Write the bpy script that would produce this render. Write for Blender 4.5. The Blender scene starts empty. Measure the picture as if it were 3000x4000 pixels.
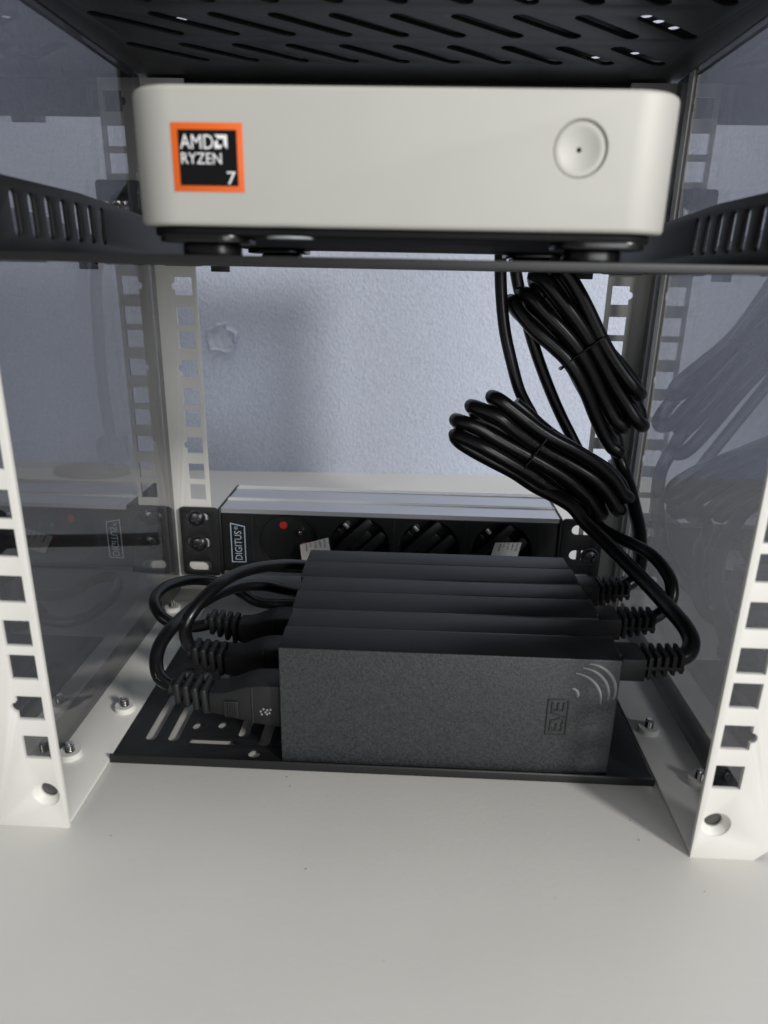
import bpy, bmesh, math, random
from mathutils import Vector, Matrix, noise as mnoise

# ------------------------------------------------------------------ camera, world, light, exposure
S = 0.001                                   # everything below is written in millimetres
sc = bpy.context.scene
COL = sc.collection
cam_d = bpy.data.cameras.new('camera')
cam = bpy.data.objects.new('camera', cam_d)
COL.objects.link(cam)
R_ = Vector((0.99895173, 0.04157567, 0.01915464))
U_ = Vector((-0.03155924, 0.32241118, 0.94607349))
F_ = Vector((-0.03315797, 0.94568626, -0.32338531))
CAM = Vector((7.744, -197.296, 192.346))
m = Matrix.Identity(4)
for i in range(3):
    m[i][0], m[i][1], m[i][2], m[i][3] = R_[i], U_[i], -F_[i], CAM[i] * S
cam.matrix_world = m
cam_d.sensor_fit = 'VERTICAL'
cam_d.sensor_height = 24.0
cam_d.sensor_width = 18.0
cam_d.lens = 24.0 * 2722.85 / 4000.0
cam_d.clip_start = 0.01
cam_d.clip_end = 30.0
cam_d.dof.use_dof = True
cam_d.dof.focus_distance = 0.350
cam_d.dof.aperture_fstop = 8.5
sc.camera = cam

world = bpy.data.worlds.new('World')
sc.world = world
world.use_nodes = True
bg = world.node_tree.nodes['Background']
bg.inputs[0].default_value = (0.93, 0.96, 1.0, 1)
bg.inputs[1].default_value = 0.16

def area(name, loc, target, size, power, color):
    d = bpy.data.lights.new(name, 'AREA')
    d.shape = 'DISK'
    d.size = size
    d.energy = power
    d.color = color
    o = bpy.data.objects.new(name, d)
    COL.objects.link(o)
    o.location = Vector(loc) * S
    o.rotation_euler = (Vector(target) - Vector(loc)).to_track_quat('-Z', 'Y').to_euler()
    return o
KD = Vector((0.68, -0.73, 0.43)).normalized()
KT = Vector((-20, 150, 90))
area('key_lamp', KT + KD * 2200, KT, 0.28, 36.0, (1.0, 0.975, 0.93))

area('overhead_fill', (0, -150, 2300), (0, 150, 0), 1.3, 18.0, (1.0, 0.99, 0.97))  # added fill from above, lifts table and wall
area('front_fill', (950, -2150, 330), (0, 100, 110), 1.1, 20.0, (0.97, 0.985, 1.0))  # added low soft fill from the front right, evens out the interior
sc.view_settings.view_transform = 'Standard'
sc.view_settings.look = 'None'
sc.view_settings.exposure = -0.1
sc.view_settings.gamma = 1.0
sc.render.engine = 'CYCLES'
sc.cycles.use_denoising = True
sc.cycles.max_bounces = 10
sc.cycles.transparent_max_bounces = 16
sc.cycles.caustics_reflective = False
sc.cycles.caustics_refractive = False

random.seed(7)

# ------------------------------------------------------------------ materials
def mat(name, color, rough=0.5, metal=0.0, spec=0.5, bump=0.0, bscale=1000.0, bdist=0.0003,
        var=0.0, vscale=300.0, coat=0.0, detail=3.0):
    M = bpy.data.materials.new(name)
    M.use_nodes = True
    nt = M.node_tree
    p = nt.nodes['Principled BSDF']
    p.inputs['Base Color'].default_value = (*color, 1)
    p.inputs['Roughness'].default_value = rough
    p.inputs['Metallic'].default_value = metal
    p.inputs['Specular IOR Level'].default_value = spec
    p.inputs['Coat Weight'].default_value = coat
    tc = nt.nodes.new('ShaderNodeTexCoord')
    if bump > 0:
        n = nt.nodes.new('ShaderNodeTexNoise')
        n.inputs['Scale'].default_value = bscale
        n.inputs['Detail'].default_value = detail
        b = nt.nodes.new('ShaderNodeBump')
        b.inputs['Strength'].default_value = bump
        b.inputs['Distance'].default_value = bdist
        nt.links.new(tc.outputs['Object'], n.inputs['Vector'])
        nt.links.new(n.outputs['Fac'], b.inputs['Height'])
        nt.links.new(b.outputs['Normal'], p.inputs['Normal'])
    if var > 0:
        n2 = nt.nodes.new('ShaderNodeTexNoise')
        n2.inputs['Scale'].default_value = vscale
        n2.inputs['Detail'].default_value = 4
        r = nt.nodes.new('ShaderNodeValToRGB')
        r.color_ramp.elements[0].position = 0.3
        r.color_ramp.elements[1].position = 0.7
        r.color_ramp.elements[0].color = (*[c * (1 - var) for c in color], 1)
        r.color_ramp.elements[1].color = (*[min(1, c * (1 + var)) for c in color], 1)
        nt.links.new(tc.outputs['Object'], n2.inputs['Vector'])
        nt.links.new(n2.outputs['Fac'], r.inputs['Fac'])
        nt.links.new(r.outputs['Color'], p.inputs['Base Color'])
    return M

M = {}
M['white'] = mat('white_powdercoat', (0.72, 0.712, 0.675), 0.5, bump=0.08, bscale=1800, bdist=0.0002, var=0.02, vscale=60)
M['black'] = mat('black_powdercoat', (0.010, 0.0105, 0.0115), 0.5, bump=0.25, bscale=2200, bdist=0.0002, var=0.12, vscale=40)
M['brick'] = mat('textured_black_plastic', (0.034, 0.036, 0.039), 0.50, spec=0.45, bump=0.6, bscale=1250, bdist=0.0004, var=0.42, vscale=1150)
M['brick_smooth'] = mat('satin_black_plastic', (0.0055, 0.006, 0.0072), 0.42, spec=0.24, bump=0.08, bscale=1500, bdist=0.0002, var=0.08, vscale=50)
M['logo'] = mat('highlit_raised_plastic', (0.26, 0.265, 0.27), 0.4)  # black plastic coloured pale, highlight on the raised marks put into the colour
M['groove'] = mat('moulded_black_plastic', (0.022, 0.023, 0.025), 0.5)
M['rubber'] = mat('black_cable_jacket', (0.0045, 0.0045, 0.0052), 0.3, spec=0.45, bump=0.05, bscale=600, bdist=0.0002, var=0.2, vscale=120)
M['plug'] = mat('black_moulded_plug', (0.011, 0.0115, 0.0125), 0.5, spec=0.4, bump=0.12, bscale=1500, bdist=0.0002, var=0.15, vscale=90)
M['socket'] = mat('black_socket_plastic', (0.012, 0.0125, 0.013), 0.42, bump=0.1, bscale=1700, bdist=0.0002)
M['alu'] = mat('brushed_aluminium', (0.66, 0.67, 0.69), 0.42, metal=0.9, bump=0.03, bscale=900, bdist=0.0001)
M['alu_highlit'] = mat('highlit_aluminium', (0.86, 0.86, 0.86), 0.5, metal=0.35)  # paler copy of the housing metal, ridge highlights put into the colour
M['silver'] = mat('silver_matt_housing', (0.47, 0.465, 0.435), 0.6, metal=0.2, spec=0.5, bump=0.03, bscale=2500, bdist=0.0001, var=0.015, vscale=50)
M['chrome'] = mat('bright_steel', (0.62, 0.61, 0.59), 0.18, metal=1.0)
M['blackchrome'] = mat('black_chrome', (0.12, 0.12, 0.125), 0.3, metal=1.0, coat=0.5)
M['red'] = mat('red_shutter', (0.55, 0.03, 0.025), 0.4)
M['orange'] = mat('orange_print', (0.72, 0.12, 0.012), 0.45)
M['ink'] = mat('black_print', (0.006, 0.006, 0.007), 0.6, spec=0.1)
M['base_black'] = mat('matt_black_base', (0.006, 0.006, 0.007), 0.6, spec=0.15)
M['gloss'] = mat('gloss_black_plastic', (0.006, 0.006, 0.007), 0.27)
M['whiteprint'] = mat('white_print', (0.80, 0.81, 0.82), 0.5)
M['blueprint'] = mat('pale_blue_print', (0.42, 0.52, 0.62), 0.5)
M['greyprint'] = mat('faint_grey_print', (0.055, 0.057, 0.062), 0.6)
M['paper'] = mat('white_paper', (0.88, 0.875, 0.85), 0.6)
M['pad'] = mat('grey_rubber_pad', (0.30, 0.32, 0.34), 0.5)
M['speck'] = mat('dark_grit', (0.20, 0.18, 0.16), 0.8)

# table top: pale laminate with a fine orange-peel surface and faint smudges
def table_material():
    T = mat('pale_table_top', (0.565, 0.555, 0.53), 0.48, bump=0.16, bscale=480, bdist=0.0004, var=0.03, vscale=16, detail=5)
    return T
M['table'] = table_material()

def wall_material():
    W = bpy.data.materials.new('blue_grey_plaster')
    W.use_nodes = True
    nt = W.node_tree
    p = nt.nodes['Principled BSDF']
    p.inputs['Roughness'].default_value = 0.75
    tc = nt.nodes.new('ShaderNodeTexCoord')
    mp = nt.nodes.new('ShaderNodeMapping')
    mp.inputs['Scale'].default_value = (1.0, 1.0, 0.72)
    n1 = nt.nodes.new('ShaderNodeTexNoise')
    n1.inputs['Scale'].default_value = 430
    n1.inputs['Detail'].default_value = 4
    n1.inputs['Roughness'].default_value = 0.6
    n2 = nt.nodes.new('ShaderNodeTexNoise')
    n2.inputs['Scale'].default_value = 170
    n2.inputs['Detail'].default_value = 2
    add = nt.nodes.new('ShaderNodeMath')
    add.operation = 'MULTIPLY_ADD'
    add.inputs[1].default_value = 0.35
    b = nt.nodes.new('ShaderNodeBump')
    b.inputs['Strength'].default_value = 1.0
    b.inputs['Distance'].default_value = 0.0014
    r = nt.nodes.new('ShaderNodeValToRGB')
    r.color_ramp.elements[0].position = 0.30
    r.color_ramp.elements[0].color = (0.43, 0.47, 0.57, 1)
    r.color_ramp.elements[1].position = 0.62
    r.color_ramp.elements[1].color = (0.51, 0.555, 0.67, 1)
    L = nt.links.new
    L(tc.outputs['Object'], mp.inputs['Vector'])
    L(mp.outputs['Vector'], n1.inputs['Vector'])
    L(mp.outputs['Vector'], n2.inputs['Vector'])
    L(n2.outputs['Fac'], add.inputs[0])
    L(n1.outputs['Fac'], add.inputs[2])
    L(add.outputs[0], b.inputs['Height'])
    L(b.outputs['Normal'], p.inputs['Normal'])
    L(n1.outputs['Fac'], r.inputs['Fac'])
    L(r.outputs['Color'], p.inputs['Base Color'])
    return W
M['wall'] = wall_material()
M['patch'] = mat('smooth_filler', (0.46, 0.50, 0.60), 0.38, bump=0.3, bscale=120, bdist=0.001, var=0.08, vscale=90)

def glass_material():
    G = bpy.data.materials.new('smoked_acrylic')
    G.use_nodes = True
    nt = G.node_tree
    nt.nodes.remove(nt.nodes['Principled BSDF'])
    out = nt.nodes['Material Output']
    geo = nt.nodes.new('ShaderNodeNewGeometry')
    dot = nt.nodes.new('ShaderNodeVectorMath'); dot.operation = 'DOT_PRODUCT'
    ab = nt.nodes.new('ShaderNodeMath'); ab.operation = 'ABSOLUTE'
    inv = nt.nodes.new('ShaderNodeMath'); inv.operation = 'SUBTRACT'; inv.inputs[0].default_value = 1.0
    pw = nt.nodes.new('ShaderNodeMath'); pw.operation = 'POWER'; pw.inputs[1].default_value = 3.1
    ma = nt.nodes.new('ShaderNodeMath'); ma.operation = 'MULTIPLY_ADD'
    ma.inputs[1].default_value = 0.95; ma.inputs[2].default_value = 0.05; ma.use_clamp = True
    tr = nt.nodes.new('ShaderNodeBsdfTransparent')
    tr.inputs['Color'].default_value = (0.52, 0.525, 0.545, 1)
    gl = nt.nodes.new('ShaderNodeBsdfGlossy')
    gl.inputs['Roughness'].default_value = 0.01
    gl.inputs['Color'].default_value = (1, 1, 1, 1)
    mx = nt.nodes.new('ShaderNodeMixShader')
    L = nt.links.new
    L(geo.outputs['Normal'], dot.inputs[0]); L(geo.outputs['Incoming'], dot.inputs[1])
    L(dot.outputs['Value'], ab.inputs[0]); L(ab.outputs[0], inv.inputs[1])
    L(inv.outputs[0], pw.inputs[0]); L(pw.outputs[0], ma.inputs[0])
    L(ma.outputs[0], mx.inputs['Fac']); L(tr.outputs[0], mx.inputs[1]); L(gl.outputs[0], mx.inputs[2])
    # thin dust and short hairline scratches lying on the acrylic
    tc = nt.nodes.new('ShaderNodeTexCoord')
    mp = nt.nodes.new('ShaderNodeMapping')
    mp.inputs['Rotation'].default_value = (0.9, 0, 0)
    mp.inputs['Scale'].default_value = (1, 260, 30)
    ns = nt.nodes.new('ShaderNodeTexNoise'); ns.inputs['Scale'].default_value = 3.0; ns.inputs['Detail'].default_value = 3
    rp = nt.nodes.new('ShaderNodeValToRGB')
    rp.color_ramp.elements[0].position = 0.70; rp.color_ramp.elements[0].color = (0.012, 0.012, 0.012, 1)
    rp.color_ramp.elements[1].position = 0.80; rp.color_ramp.elements[1].color = (0.085, 0.085, 0.085, 1)
    df = nt.nodes.new('ShaderNodeBsdfDiffuse'); df.inputs['Color'].default_value = (0.6, 0.6, 0.62, 1)
    m2 = nt.nodes.new('ShaderNodeMixShader')
    L(tc.outputs['Object'], mp.inputs['Vector']); L(mp.outputs['Vector'], ns.inputs['Vector'])
    L(ns.outputs['Fac'], rp.inputs['Fac']); L(rp.outputs['Color'], m2.inputs['Fac'])
    L(mx.outputs[0], m2.inputs[1]); L(df.outputs[0], m2.inputs[2])
    L(m2.outputs[0], out.inputs['Surface'])
    return G
M['glass'] = glass_material()

# ------------------------------------------------------------------ helpers
WL = {}                                         # world location (mm) of every parent

def thing(name, label, cat, loc, group=None):
    o = bpy.data.objects.new(name, None)
    COL.objects.link(o)
    o.empty_display_size = 0.02
    o.location = Vector(loc) * S
    WL[o] = Vector(loc)
    o['label'] = label
    o['category'] = cat
    if group:
        o['group'] = group
    return o

def finish(name, me, material, parent=None, label=None, smooth=True, angle=35):
    """me: mesh in world millimetres; origin goes to the middle of its bounds"""
    vs = [v.co for v in me.vertices]
    c = Vector([(min(v[i] for v in vs) + max(v[i] for v in vs)) / 2 for i in range(3)])
    for v in me.vertices:
        v.co = (v.co - c) * S
    me.materials.clear()
    me.materials.append(M[material])
    o = bpy.data.objects.new(name, me)
    COL.objects.link(o)
    if smooth:
        me.set_sharp_from_angle(angle=math.radians(angle))
        for p in me.polygons:
            p.use_smooth = True
    base = Vector((0, 0, 0))
    if parent is not None:
        o.parent = parent
        base = WL[parent]
    o.location = (c - base) * S
    WL[o] = c
    if label:
        o['label'] = label
    return o

def bm_mesh(bm):
    bmesh.ops.recalc_face_normals(bm, faces=bm.faces[:])
    me = bpy.data.meshes.new('mesh')
    bm.to_mesh(me)
    bm.free()
    return me

def box_bm(x0, x1, y0, y1, z0, z1, bevel=0.0, seg=2, bm=None):
    b2 = bmesh.new()
    bmesh.ops.create_cube(b2, size=1.0)
    for v in b2.verts:
        v.co = Vector((x0 + (v.co.x + .5) * (x1 - x0), y0 + (v.co.y + .5) * (y1 - y0), z0 + (v.co.z + .5) * (z1 - z0)))
    if bevel > 0:
        bmesh.ops.bevel(b2, geom=b2.edges[:] + b2.verts[:], offset=bevel, segments=seg, affect='EDGES', profile=0.5)
    if bm is None:
        return b2
    me = bpy.data.meshes.new('t'); b2.to_mesh(me); b2.free()
    bm.from_mesh(me); bpy.data.meshes.remove(me)
    return bm

def box(name, x0, x1, y0, y1, z0, z1, material, parent=None, bevel=0.0, seg=2, label=None):
    return finish(name, bm_mesh(box_bm(x0, x1, y0, y1, z0, z1, bevel, seg)), material, parent, label)

def prism(name, pts, lo, hi, axis, material, parent=None, bevel=0.0, seg=2, label=None, mode='obj'):
    """pts: 2D outline in the two other axes (cyclic order), extruded along axis from lo to hi"""
    bm = bmesh.new()
    def mk(p, t):
        return {'x': (t, p[0], p[1]), 'y': (p[0], t, p[1]), 'z': (p[0], p[1], t)}[axis]
    a = [bm.verts.new(mk(p, lo)) for p in pts]
    b = [bm.verts.new(mk(p, hi)) for p in pts]
    bm.faces.new(a); bm.faces.new(b[::-1])
    n = len(pts)
    for i in range(n):
        bm.faces.new((a[i], b[i], b[(i + 1) % n], a[(i + 1) % n]))
    bmesh.ops.recalc_face_normals(bm, faces=bm.faces[:])
    if bevel > 0:
        es = [e for e in bm.edges if len(e.link_faces) == 2 and e.calc_face_angle(0) > 0.5]
        bmesh.ops.bevel(bm, geom=es, offset=bevel, segments=seg, affect='EDGES', profile=0.5)
    if mode == 'bm':
        return bm
    return finish(name, bm_mesh(bm), material, parent, label)

def plate_mesh(outline, holes, thick, fn, bevel=0.15, res=1):
    """sheet with real cut-outs; fn maps (a, b, t) -> world mm, t from -thick/2 to thick/2"""
    cu = bpy.data.curves.new('c', 'CURVE')
    cu.dimensions = '2D'
    cu.fill_mode = 'BOTH'
    for poly in [outline] + holes:
        sp = cu.splines.new('POLY')
        sp.points.add(len(poly) - 1)
        for q, p in zip(sp.points, poly):
            q.co = (p[0], p[1], 0, 1)
        sp.use_cyclic_u = True
    cu.extrude = max(0.01, thick / 2 - bevel)
    if bevel > 0:
        cu.bevel_depth = bevel
        cu.bevel_resolution = res
        cu.offset = -bevel
    ob = bpy.data.objects.new('c', cu)
    COL.objects.link(ob)
    dg = bpy.context.evaluated_depsgraph_get()
    me = bpy.data.meshes.new_from_object(ob.evaluated_get(dg))
    bpy.data.objects.remove(ob)
    bpy.data.curves.remove(cu)
    for v in me.vertices:
        v.co = Vector(fn(v.co.x, v.co.y, v.co.z))
    bm = bmesh.new()
    bm.from_mesh(me)
    bmesh.ops.remove_doubles(bm, verts=bm.verts[:], dist=0.002)
    bmesh.ops.recalc_face_normals(bm, faces=bm.faces[:])
    bm.to_mesh(me)
    bm.free()
    return me

def plate(name, outline, holes, thick, fn, material, parent=None, bevel=0.15, label=None, res=1):
    return finish(name, plate_mesh(outline, holes, thick, fn, bevel, res), material, parent, label, angle=30)

def circ(cx, cy, r, n=28):
    return [(cx + r * math.cos(2 * math.pi * i / n), cy + r * math.sin(2 * math.pi * i / n)) for i in range(n)]

def slot(ax, ay, bx, by, w, n=8):
    a = math.atan2(by - ay, bx - ax)
    pts = []
    for i in range(n + 1):
        t = a - math.pi / 2 + math.pi * i / n
        pts.append((bx + w / 2 * math.cos(t), by + w / 2 * math.sin(t)))
    for i in range(n + 1):
        t = a + math.pi / 2 + math.pi * i / n
        pts.append((ax + w / 2 * math.cos(t), ay + w / 2 * math.sin(t)))
    return pts

def rrect(x0, x1, y0, y1, r, n=6):
    pts = []
    for cx, cy, s in ((x1 - r, y0 + r, -90), (x1 - r, y1 - r, 0), (x0 + r, y1 - r, 90), (x0 + r, y0 + r, 180)):
        for i in range(n + 1):
            t = math.radians(s + 90 * i / n)
            pts.append((cx + r * math.cos(t), cy + r * math.sin(t)))
    return pts

def lathe_bm(profile, center, axis, n=32, bm=None):
    """profile: (r, h) pairs; axis: unit vector"""
    own = bm is None
    if own:
        bm = bmesh.new()
    ax = Vector(axis).normalized()
    u = ax.orthogonal().normalized()
    v = ax.cross(u)
    C = Vector(center)
    rings = []
    for r, h in profile:
        if r < 1e-5:
            rings.append([bm.verts.new(C + ax * h)])
        else:
            rings.append([bm.verts.new(C + ax * h + (u * math.cos(2 * math.pi * i / n) + v * math.sin(2 * math.pi * i / n)) * r) for i in range(n)])
    for a, b in zip(rings, rings[1:]):
        for i in range(n):
            j = (i + 1) % n
            if len(a) == 1 and len(b) == 1:
                continue
            if len(a) == 1:
                bm.faces.new((a[0], b[i], b[j]))
            elif len(b) == 1:
                bm.faces.new((a[i], a[j], b[0]))
            else:
                bm.faces.new((a[i], a[j], b[j], b[i]))
    return bm

def lathe(name, profile, center, axis, material, parent=None, n=32, label=None, angle=35):
    return finish(name, bm_mesh(lathe_bm(profile, center, axis, n)), material, parent, label, angle=angle)

def smooth_path(pts, step=2.0):
    P = [Vector(p) for p in pts]
    P = [P[0] * 2 - P[1]] + P + [P[-1] * 2 - P[-2]]
    out = []
    for i in range(1, len(P) - 2):
        p0, p1, p2, p3 = P[i - 1:i + 3]
        n = max(2, int((p2 - p1).length / step))
        # centripetal form keeps bends free of loops
        t0 = 0.0
        t1 = t0 + max(1e-4, (p1 - p0).length) ** 0.5
        t2 = t1 + max(1e-4, (p2 - p1).length) ** 0.5
        t3 = t2 + max(1e-4, (p3 - p2).length) ** 0.5
        for k in range(n):
            t = t1 + (t2 - t1) * k / n
            a1 = p0 * ((t1 - t) / (t1 - t0)) + p1 * ((t - t0) / (t1 - t0))
            a2 = p1 * ((t2 - t) / (t2 - t1)) + p2 * ((t - t1) / (t2 - t1))
            a3 = p2 * ((t3 - t) / (t3 - t2)) + p3 * ((t - t2) / (t3 - t2))
            b1 = a1 * ((t2 - t) / (t2 - t0)) + a2 * ((t - t0) / (t2 - t0))
            b2 = a2 * ((t3 - t) / (t3 - t1)) + a3 * ((t - t1) / (t3 - t1))
            out.append(b1 * ((t2 - t) / (t2 - t1)) + b2 * ((t - t1) / (t2 - t1)))
    out.append(P[-2])
    return out

def frames(path):
    n = len(path)
    T = [(path[min(i + 1, n - 1)] - path[max(i - 1, 0)]).normalized() for i in range(n)]
    N = [T[0].orthogonal().normalized()]
    for i in range(1, n):
        v = N[-1] - T[i] * N[-1].dot(T[i])
        N.append(v.normalized())
    return T, N

def tube_bm(path, r, n=14, bm=None):
    if bm is None:
        bm = bmesh.new()
    T, N = frames(path)
    rings = []
    for p, t, nn in zip(path, T, N):
        b = t.cross(nn)
        rings.append([bm.verts.new(p + (nn * math.cos(2 * math.pi * i / n) + b * math.sin(2 * math.pi * i / n)) * r) for i in range(n)])
    for a, b in zip(rings, rings[1:]):
        for i in range(n):
            j = (i + 1) % n
            bm.faces.new((a[i], a[j], b[j], b[i]))
    bm.faces.new(rings[0][::-1])
    bm.faces.new(rings[-1])
    return bm

def tube(name, pts, r, material, parent=None, step=2.0, n=14, label=None, smoothp=True):
    path = smooth_path(pts, step) if smoothp else [Vector(p) for p in pts]
    return finish(name, bm_mesh(tube_bm(path, r, n)), material, parent, label, angle=60)

def text_mesh(s, size, extrude=0.05, spacing=1.0, xscale=1.0):
    cu = bpy.data.curves.new('txt', 'FONT')
    cu.body = s
    cu.size = size
    cu.extrude = extrude
    cu.space_character = spacing
    cu.align_x = 'LEFT'
    cu.resolution_u = 3
    ob = bpy.data.objects.new('txt', cu)
    COL.objects.link(ob)
    dg = bpy.context.evaluated_depsgraph_get()
    me = bpy.data.meshes.new_from_object(ob.evaluated_get(dg))
    bpy.data.objects.remove(ob)
    bpy.data.curves.remove(cu)
    for v in me.vertices:
        v.co.x *= xscale
    return me

def text(name, s, size, origin, xdir, ydir, material, parent, fit=None, height=None, extrude=0.05, spacing=1.0):
    """lettering laid on a surface: origin = lower left corner; fit = wanted width; height = wanted height"""
    me = text_mesh(s, size, extrude, spacing)
    xs = [v.co.x for v in me.vertices]; ys = [v.co.y for v in me.vertices]
    x0, y0 = min(xs), min(ys)
    sx = fit / (max(xs) - x0) if fit else 1.0
    sy = height / (max(ys) - y0) if height else (sx if fit else 1.0)
    O, X, Y = Vector(origin), Vector(xdir).normalized(), Vector(ydir).normalized()
    Z = X.cross(Y)
    for v in me.vertices:
        v.co = O + X * ((v.co.x - x0) * sx) + Y * ((v.co.y - y0) * sy) + Z * v.co.z
    return finish(name, me, material, parent, smooth=False)

def boolean(me_a, me_b):
    a = bpy.data.objects.new('a', me_a); b = bpy.data.objects.new('b', me_b)
    COL.objects.link(a); COL.objects.link(b)
    md = a.modifiers.new('b', 'BOOLEAN')
    md.operation = 'DIFFERENCE'; md.object = b; md.solver = 'EXACT'
    dg = bpy.context.evaluated_depsgraph_get()
    me = bpy.data.meshes.new_from_object(a.evaluated_get(dg))
    bpy.data.objects.remove(a); bpy.data.objects.remove(b)
    return me

# ------------------------------------------------------------------ the setting
def struct(o):
    o['kind'] = 'structure'
    return o

WA = math.atan(0.047)
table = struct(finish('table', bm_mesh(box_bm(-1600, 1600, -750, 640, -25, 0)), 'table'))
bm = box_bm(-2200, 2200, 0, 60, -200, 1800)
for v in bm.verts:
    x, y = v.co.x, v.co.y
    v.co.x = x * math.cos(WA) - y * math.sin(WA)
    v.co.y = 487 + x * math.sin(WA) + y * math.cos(WA)
wall = struct(finish('wall', bm_mesh(bm), 'wall'))

def wall_y(x):
    return 487 + math.tan(WA) * x

# lump of filler on the plaster
bm = bmesh.new()
NR, NS = 9, 40
cx, cz = -174, 131
rings = []
for k in range(NR + 1):
    f = k / NR
    ring = []
    for i in range(NS):
        a = 2 * math.pi * i / NS
        rr = 1.0 + 0.30 * mnoise.noise(Vector((math.cos(a) * 1.9, math.sin(a) * 1.9, 3.1))) + 0.16 * mnoise.noise(Vector((math.cos(a) * 5, math.sin(a) * 5, 8.1)))
        x = cx + 15.5 * f * rr * math.cos(a); z = cz + 14.5 * f * rr * math.sin(a)
        nz = mnoise.noise(Vector((x * .22, z * .22, 1.0)))
        if k == NR:
            h = -.5
        elif k >= NR - 2:
            h = 3.0 + 2.8 * mnoise.noise(Vector((x * .5, z * .5, 5.0)))
        else:
            h = 1.0 + .9 * nz
        ring.append(bm.verts.new((x, wall_y(x) - max(-.5, h), z)))
    rings.append(ring)
for a, b in zip(rings, rings[1:]):
    for i in range(NS):
        j = (i + 1) % NS
        bm.faces.new((a[i], a[j], b[j], b[i]))
bm.faces.new(rings[0])
finish('plaster_patch', bm_mesh(bm), 'patch', wall, label='smooth lump of filler on the rough plaster', angle=60)

# grit on the table
bm = bmesh.new()
specks = [(-37.3, 32, .7), (-35.1, 26.6, .55), (-22.9, -13.1, .7), (-94.6, -2.7, .6), (18.3, 36.3, .5), (95, 16.6, .6), (95.3, 6.9, .7),
          (106, 6.7, .5), (110.5, -14.4, .5), (-87.7, 21.4, .4), (40, 12, .3), (60, -20, .3), (-60, -30, .3), (5, -45, .35), (-20, 22, .3)]
for x, y, r in specks:
    r *= .62
    mt = Matrix.Translation((x, y, r * 0.2)) @ Matrix.Rotation(random.random() * 6, 4, 'Z') @ Matrix.Diagonal((r, r * .6, r * .35, 1))
    bmesh.ops.create_icosphere(bm, subdivisions=1, radius=1.0, matrix=mt)
g = finish('grit', bm_mesh(bm), 'speck')
g['kind'] = 'stuff'
g['label'] = 'scattered dark specks of grit on the pale table'

# ------------------------------------------------------------------ rack
H = []
z = 34.5
k = 0
while z < 276:
    H.append((z, k % 3 == 1))
    z += 12.7 if k % 3 == 2 else 15.875
    k += 1
TOP = 284.0
rack = thing('server_rack', 'white ten inch server rack with square hole rails, smoked side panels and black slotted top', 'server rack', (0, 99, 0))

def rail(side, y0, thick, outer, csk):
    """front plate of one rail; side -1 left, 1 right"""
    holes = []
    for hz, notch in H:
        c, h = 118.25, 4.75
        p = [(c - h, hz - h), (c + h, hz - h)]
        if notch:
            for i in range(9):
                t = math.radians(-90 + 180 * i / 8)
                p.append((c + h + 1.9 * math.cos(t), hz + 2.0 * math.sin(t)))
        p += [(c + h, hz + h), (c - h, hz + h)]
        holes.append(p)
    if csk:
        holes.append(circ(117.6, 14.7, 5.0, 30))
    out = [(111, 0), (outer - 4.5, 0), (outer, 4.5), (outer, TOP - 1), (111, TOP - 1)] if side > 0 else [(111, 0), (outer, 0), (outer, TOP - 1), (111, TOP - 1)]
    fn = lambda a, b, t: (side * a, y0 + thick / 2 + t, b)
    nm = 'front_rail' if csk else 'rear_rail'
    r = plate(nm, out, holes, thick, fn, 'white', rack, bevel=0.06, res=1)
    if csk:
        lathe('countersink', [(5.15, 0.25), (4.2, 1.3), (3.05, 2.6), (3.05, 3.6)], (side * 117.6, y0, 14.7), (0, 1, 0), 'white', r)
        lathe('bolt', [(0, 3.2), (3.05, 3.3)], (side * 117.6, y0, 14.7), (0, 1, 0), 'blackchrome', r)
    return r

for side in (-1, 1):
    rail(side, 0.0, 1.6, 137.5, True)
    rr = rail(side, 198.0, 1.6, 135.5, False)
    xs = sorted((side * 136.8, side * 138.2))
    box('rail_flange', xs[0], xs[1], 182, 205, 1, TOP - 1, 'white', rr)
    # base strip with its upstand outside the panel
    st = plate('base_strip', [(111.2, 1.9), (135.2, 1.9), (135.2, 197.6), (111.2, 197.6)], [], 1.6,
               lambda a, b, t, s=side: (s * a, b, 1.0 + t), 'white', rack, bevel=0.3)
    box('upstand', xs[0], xs[1], 4, 181, 0.3, 11.5, 'white', st)
    for sx, sy in ((127.8, 37), (118.0, 70), (129, 169)):
        c = (side * sx, sy, 1.8)
        lathe('standoff', [(0, 2.3), (2.1, 2.3), (2.1, 2.5), (4.3, 2.5), (4.6, 2.2), (4.6, 0)], c, (0, 0, 1), 'white', st, n=24)
        prof = [(1.9, 2.2)]
        for q in range(4):
            prof += [(1.9, 2.5 + q * .8), (1.55, 2.9 + q * .8)]
        prof += [(1.7, 5.9), (1.2, 6.3), (0, 6.3)]
        lathe('screw', prof, c, (0, 0, 1), 'chrome', st, n=16)
    xs = sorted((side * 133.0, side * 136.0))
    sp = box('side_panel', xs[0], xs[1], 2.2, 197.2, 1.9, TOP - .6, 'glass', rack, label='smoked see-through side panel')
    if side == 1:
        box('edge_glint', 132.3, 132.9, 174.0, 180.0, 2.2, TOP - 1, 'white', sp)  # glint along the panel edge, added as a thin white strip

# slotted top with an added unseen lid above it
holes = []
for r in range(-1, 4):
    for kx in range(-3, 7):
        ax, ay = -49.5 + 23.05 * kx, 72.0 + 37.4 * r
        if ay < 6:
            continue
        holes.append(slot(ax + 1.5, ay + 1.3, ax + 26, ay + 23.2 if ay + 23.2 < 203 else 203, 5.9, 6))
    
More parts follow.
